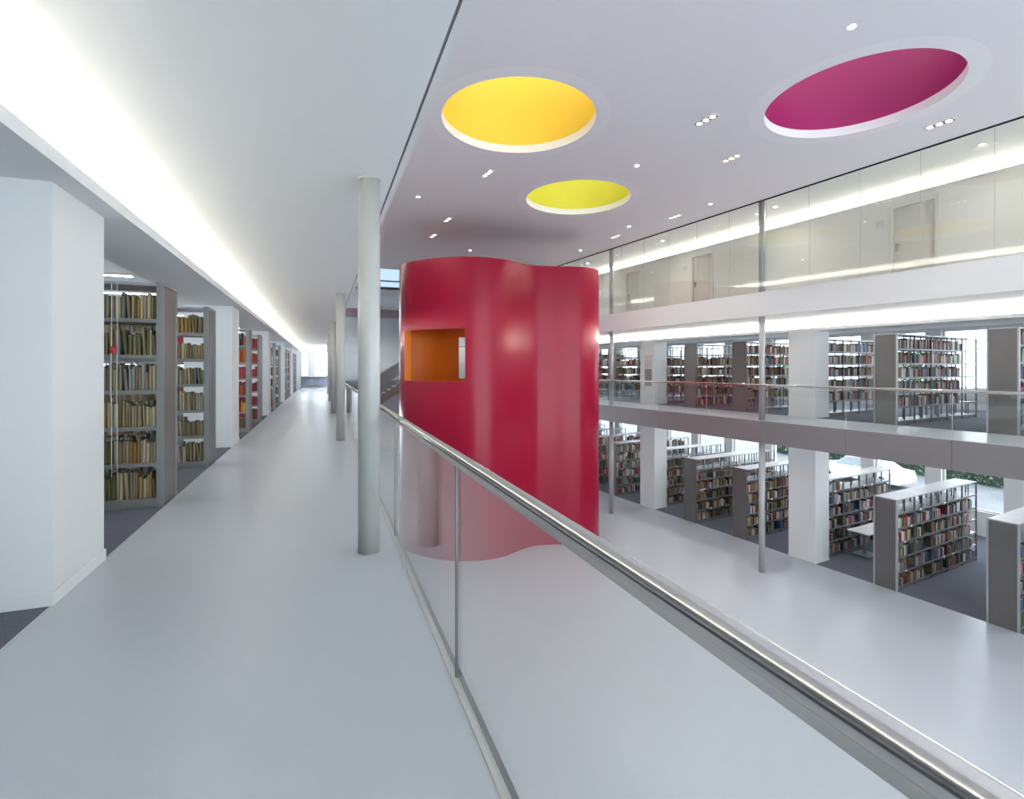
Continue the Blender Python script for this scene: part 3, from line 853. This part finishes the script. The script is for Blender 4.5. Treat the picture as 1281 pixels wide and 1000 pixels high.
# linear lamps over the gallery aisles and the wing aisles
M['tube_wing'] = emit_mat('linear_tube_wing', (0.93, 0.96, 1.0), 34.0)
def linear(loc, rz, L, lab, g):
    t = thing('linear_lamp', lab, 'lamp', loc, rz, g)
    B(-L/2, L/2, -0.05, 0.05, -0.04, -0.001).build('housing', M['white'], t)
    B(-L/2+0.02, L/2-0.02, -0.035, 0.035, -0.05, -0.04).build('diffuser', M['tube' if rz == 0 else 'tube_wing'], t)
for k in range(0, 14):
    y = 5.4 + 2.3*k
    linear((-4.1, y+2.1 if False else y, 3.05), 0, 2.4, 'long linear ceiling lamp over an aisle of the gallery stacks', 'linear lamps over the gallery stacks')
for yr in (3.7, 6.1, 8.6, 10.6, 12.9, 15.2, 17.5, 19.8):
    for z in (-0.64, 3.0):
        linear(RT(18.5, yr, z), PHI, 3.2, 'long linear ceiling lamp over a lower floor aisle of the book wing' if z < 0 else 'long linear ceiling lamp over a balcony level aisle of the book wing', 'linear lamps of the lower floor wing' if z < 0 else 'linear lamps of the balcony wing')

# ------------------------------------------------------------------ outdoors beyond the facade
struct(B(XF+0.3, 90.0, -40, 80, Z0-0.35, Z0-0.15).build('ground_street', M['street'], rz=PHI))
def leaves(name, n, fn, size, parent, cols):
    v, f, c = [], [], []
    for i in range(n):
        p = fn(); s = size*random.uniform(0.6, 1.3)
        a = Vector((random.gauss(0,1), random.gauss(0,1), random.gauss(0,1))).normalized()
        u = a.orthogonal().normalized()*s; w = a.cross(u).normalized()*s*0.6
        k = len(v)
        v += [tuple(p-u), tuple(p+w), tuple(p+u), tuple(p-w)]
        f.append((k, k+1, k+2, k+3))
        cc = random.choice(cols); q = random.uniform(0.7, 1.3)
        c.extend(([x*q for x in cc] + [1.0])*4)
    me = bpy.data.meshes.new(name); me.from_pydata(v, [], f); me.materials.append(M['hedge'])
    ca = me.color_attributes.new('tint', 'FLOAT_COLOR', 'CORNER'); ca.data.foreach_set('color', c)
    o = link(name, me, parent); o['kind'] = 'stuff'
    return o
GC = [(0.06, 0.12, 0.07), (0.10, 0.17, 0.10), (0.15, 0.22, 0.16), (0.05, 0.09, 0.06)]
t = thing('hedge', 'clipped green hedge across the street outside the lower windows', 'hedge', RT(33.6, 8.0, Z0-0.15), PHI)
leaves('foliage', 15000, lambda: Vector((random.uniform(0, 1.3), random.uniform(-14, 16), random.uniform(0, 2.1)**1.0)), 0.09, t, GC)
B(0.4, 0.9, -13.5, 15.5, 0, 1.7).build('branches', mat('dark_green_twigs', (0.03, 0.05, 0.03), 0.9), t)
for i, (xr, yr, h) in enumerate(((58.0, 12.0, 8.0), (62.0, 27.0, 9.0), (60.0, 40.0, 8.5))):
    t = thing('tree', 'leafy green street tree behind the clipped hedge outside', 'tree', RT(xr, yr, Z0-0.15), PHI, 'street trees outside')
    MB().cyl(0, 0, 0, h*0.55, 0.2, 12, 0.1).build('trunk', M['bark'], t)
    def crown():
        d = Vector((random.gauss(0,1), random.gauss(0,1), random.gauss(0,1))).normalized()*(random.random()**0.4)
        return Vector((d.x*2.3, d.y*2.5, h*0.66+d.z*h*0.32))
    leaves('foliage', 3500, crown, 0.14, t, GC)
t = thing('car', 'white saloon car parked outside the lower floor windows', 'car', RT(29.2, 15.2, Z0-0.15), PHI+math.pi/2)
# side profile in x,z (length along x), extruded across y
body = MB().prism([(-2.2,0.28),(2.2,0.28),(2.25,0.55),(2.1,0.78),(1.1,0.92),(-1.5,0.95),(-2.15,0.88),(-2.25,0.5)], -0.85, 0.85)
bevel(body.build('body', M['car'], t), 0.08, 3)
cab = MB().prism([(-1.7,0.94),(1.0,0.91),(0.35,1.38),(-0.2,1.45),(-0.9,1.43)], -0.72, 0.72)
bevel(cab.build('windows', M['car_glass'], t), 0.06, 3)
rf = MB().prism([(0.45,1.37),(-0.2,1.475),(-0.95,1.45),(-0.9,1.42),(-0.2,1.43),(0.36,1.35)], -0.70, 0.70)
rf.build('roof', M['car'], t)
for x in (-1.35, 1.35):
    for y in (-0.86, 0.72):
        MB().tube((x, y, 0.31), (x, y+0.14, 0.31), 0.31, 24).build('wheel', M['tyre'], t)
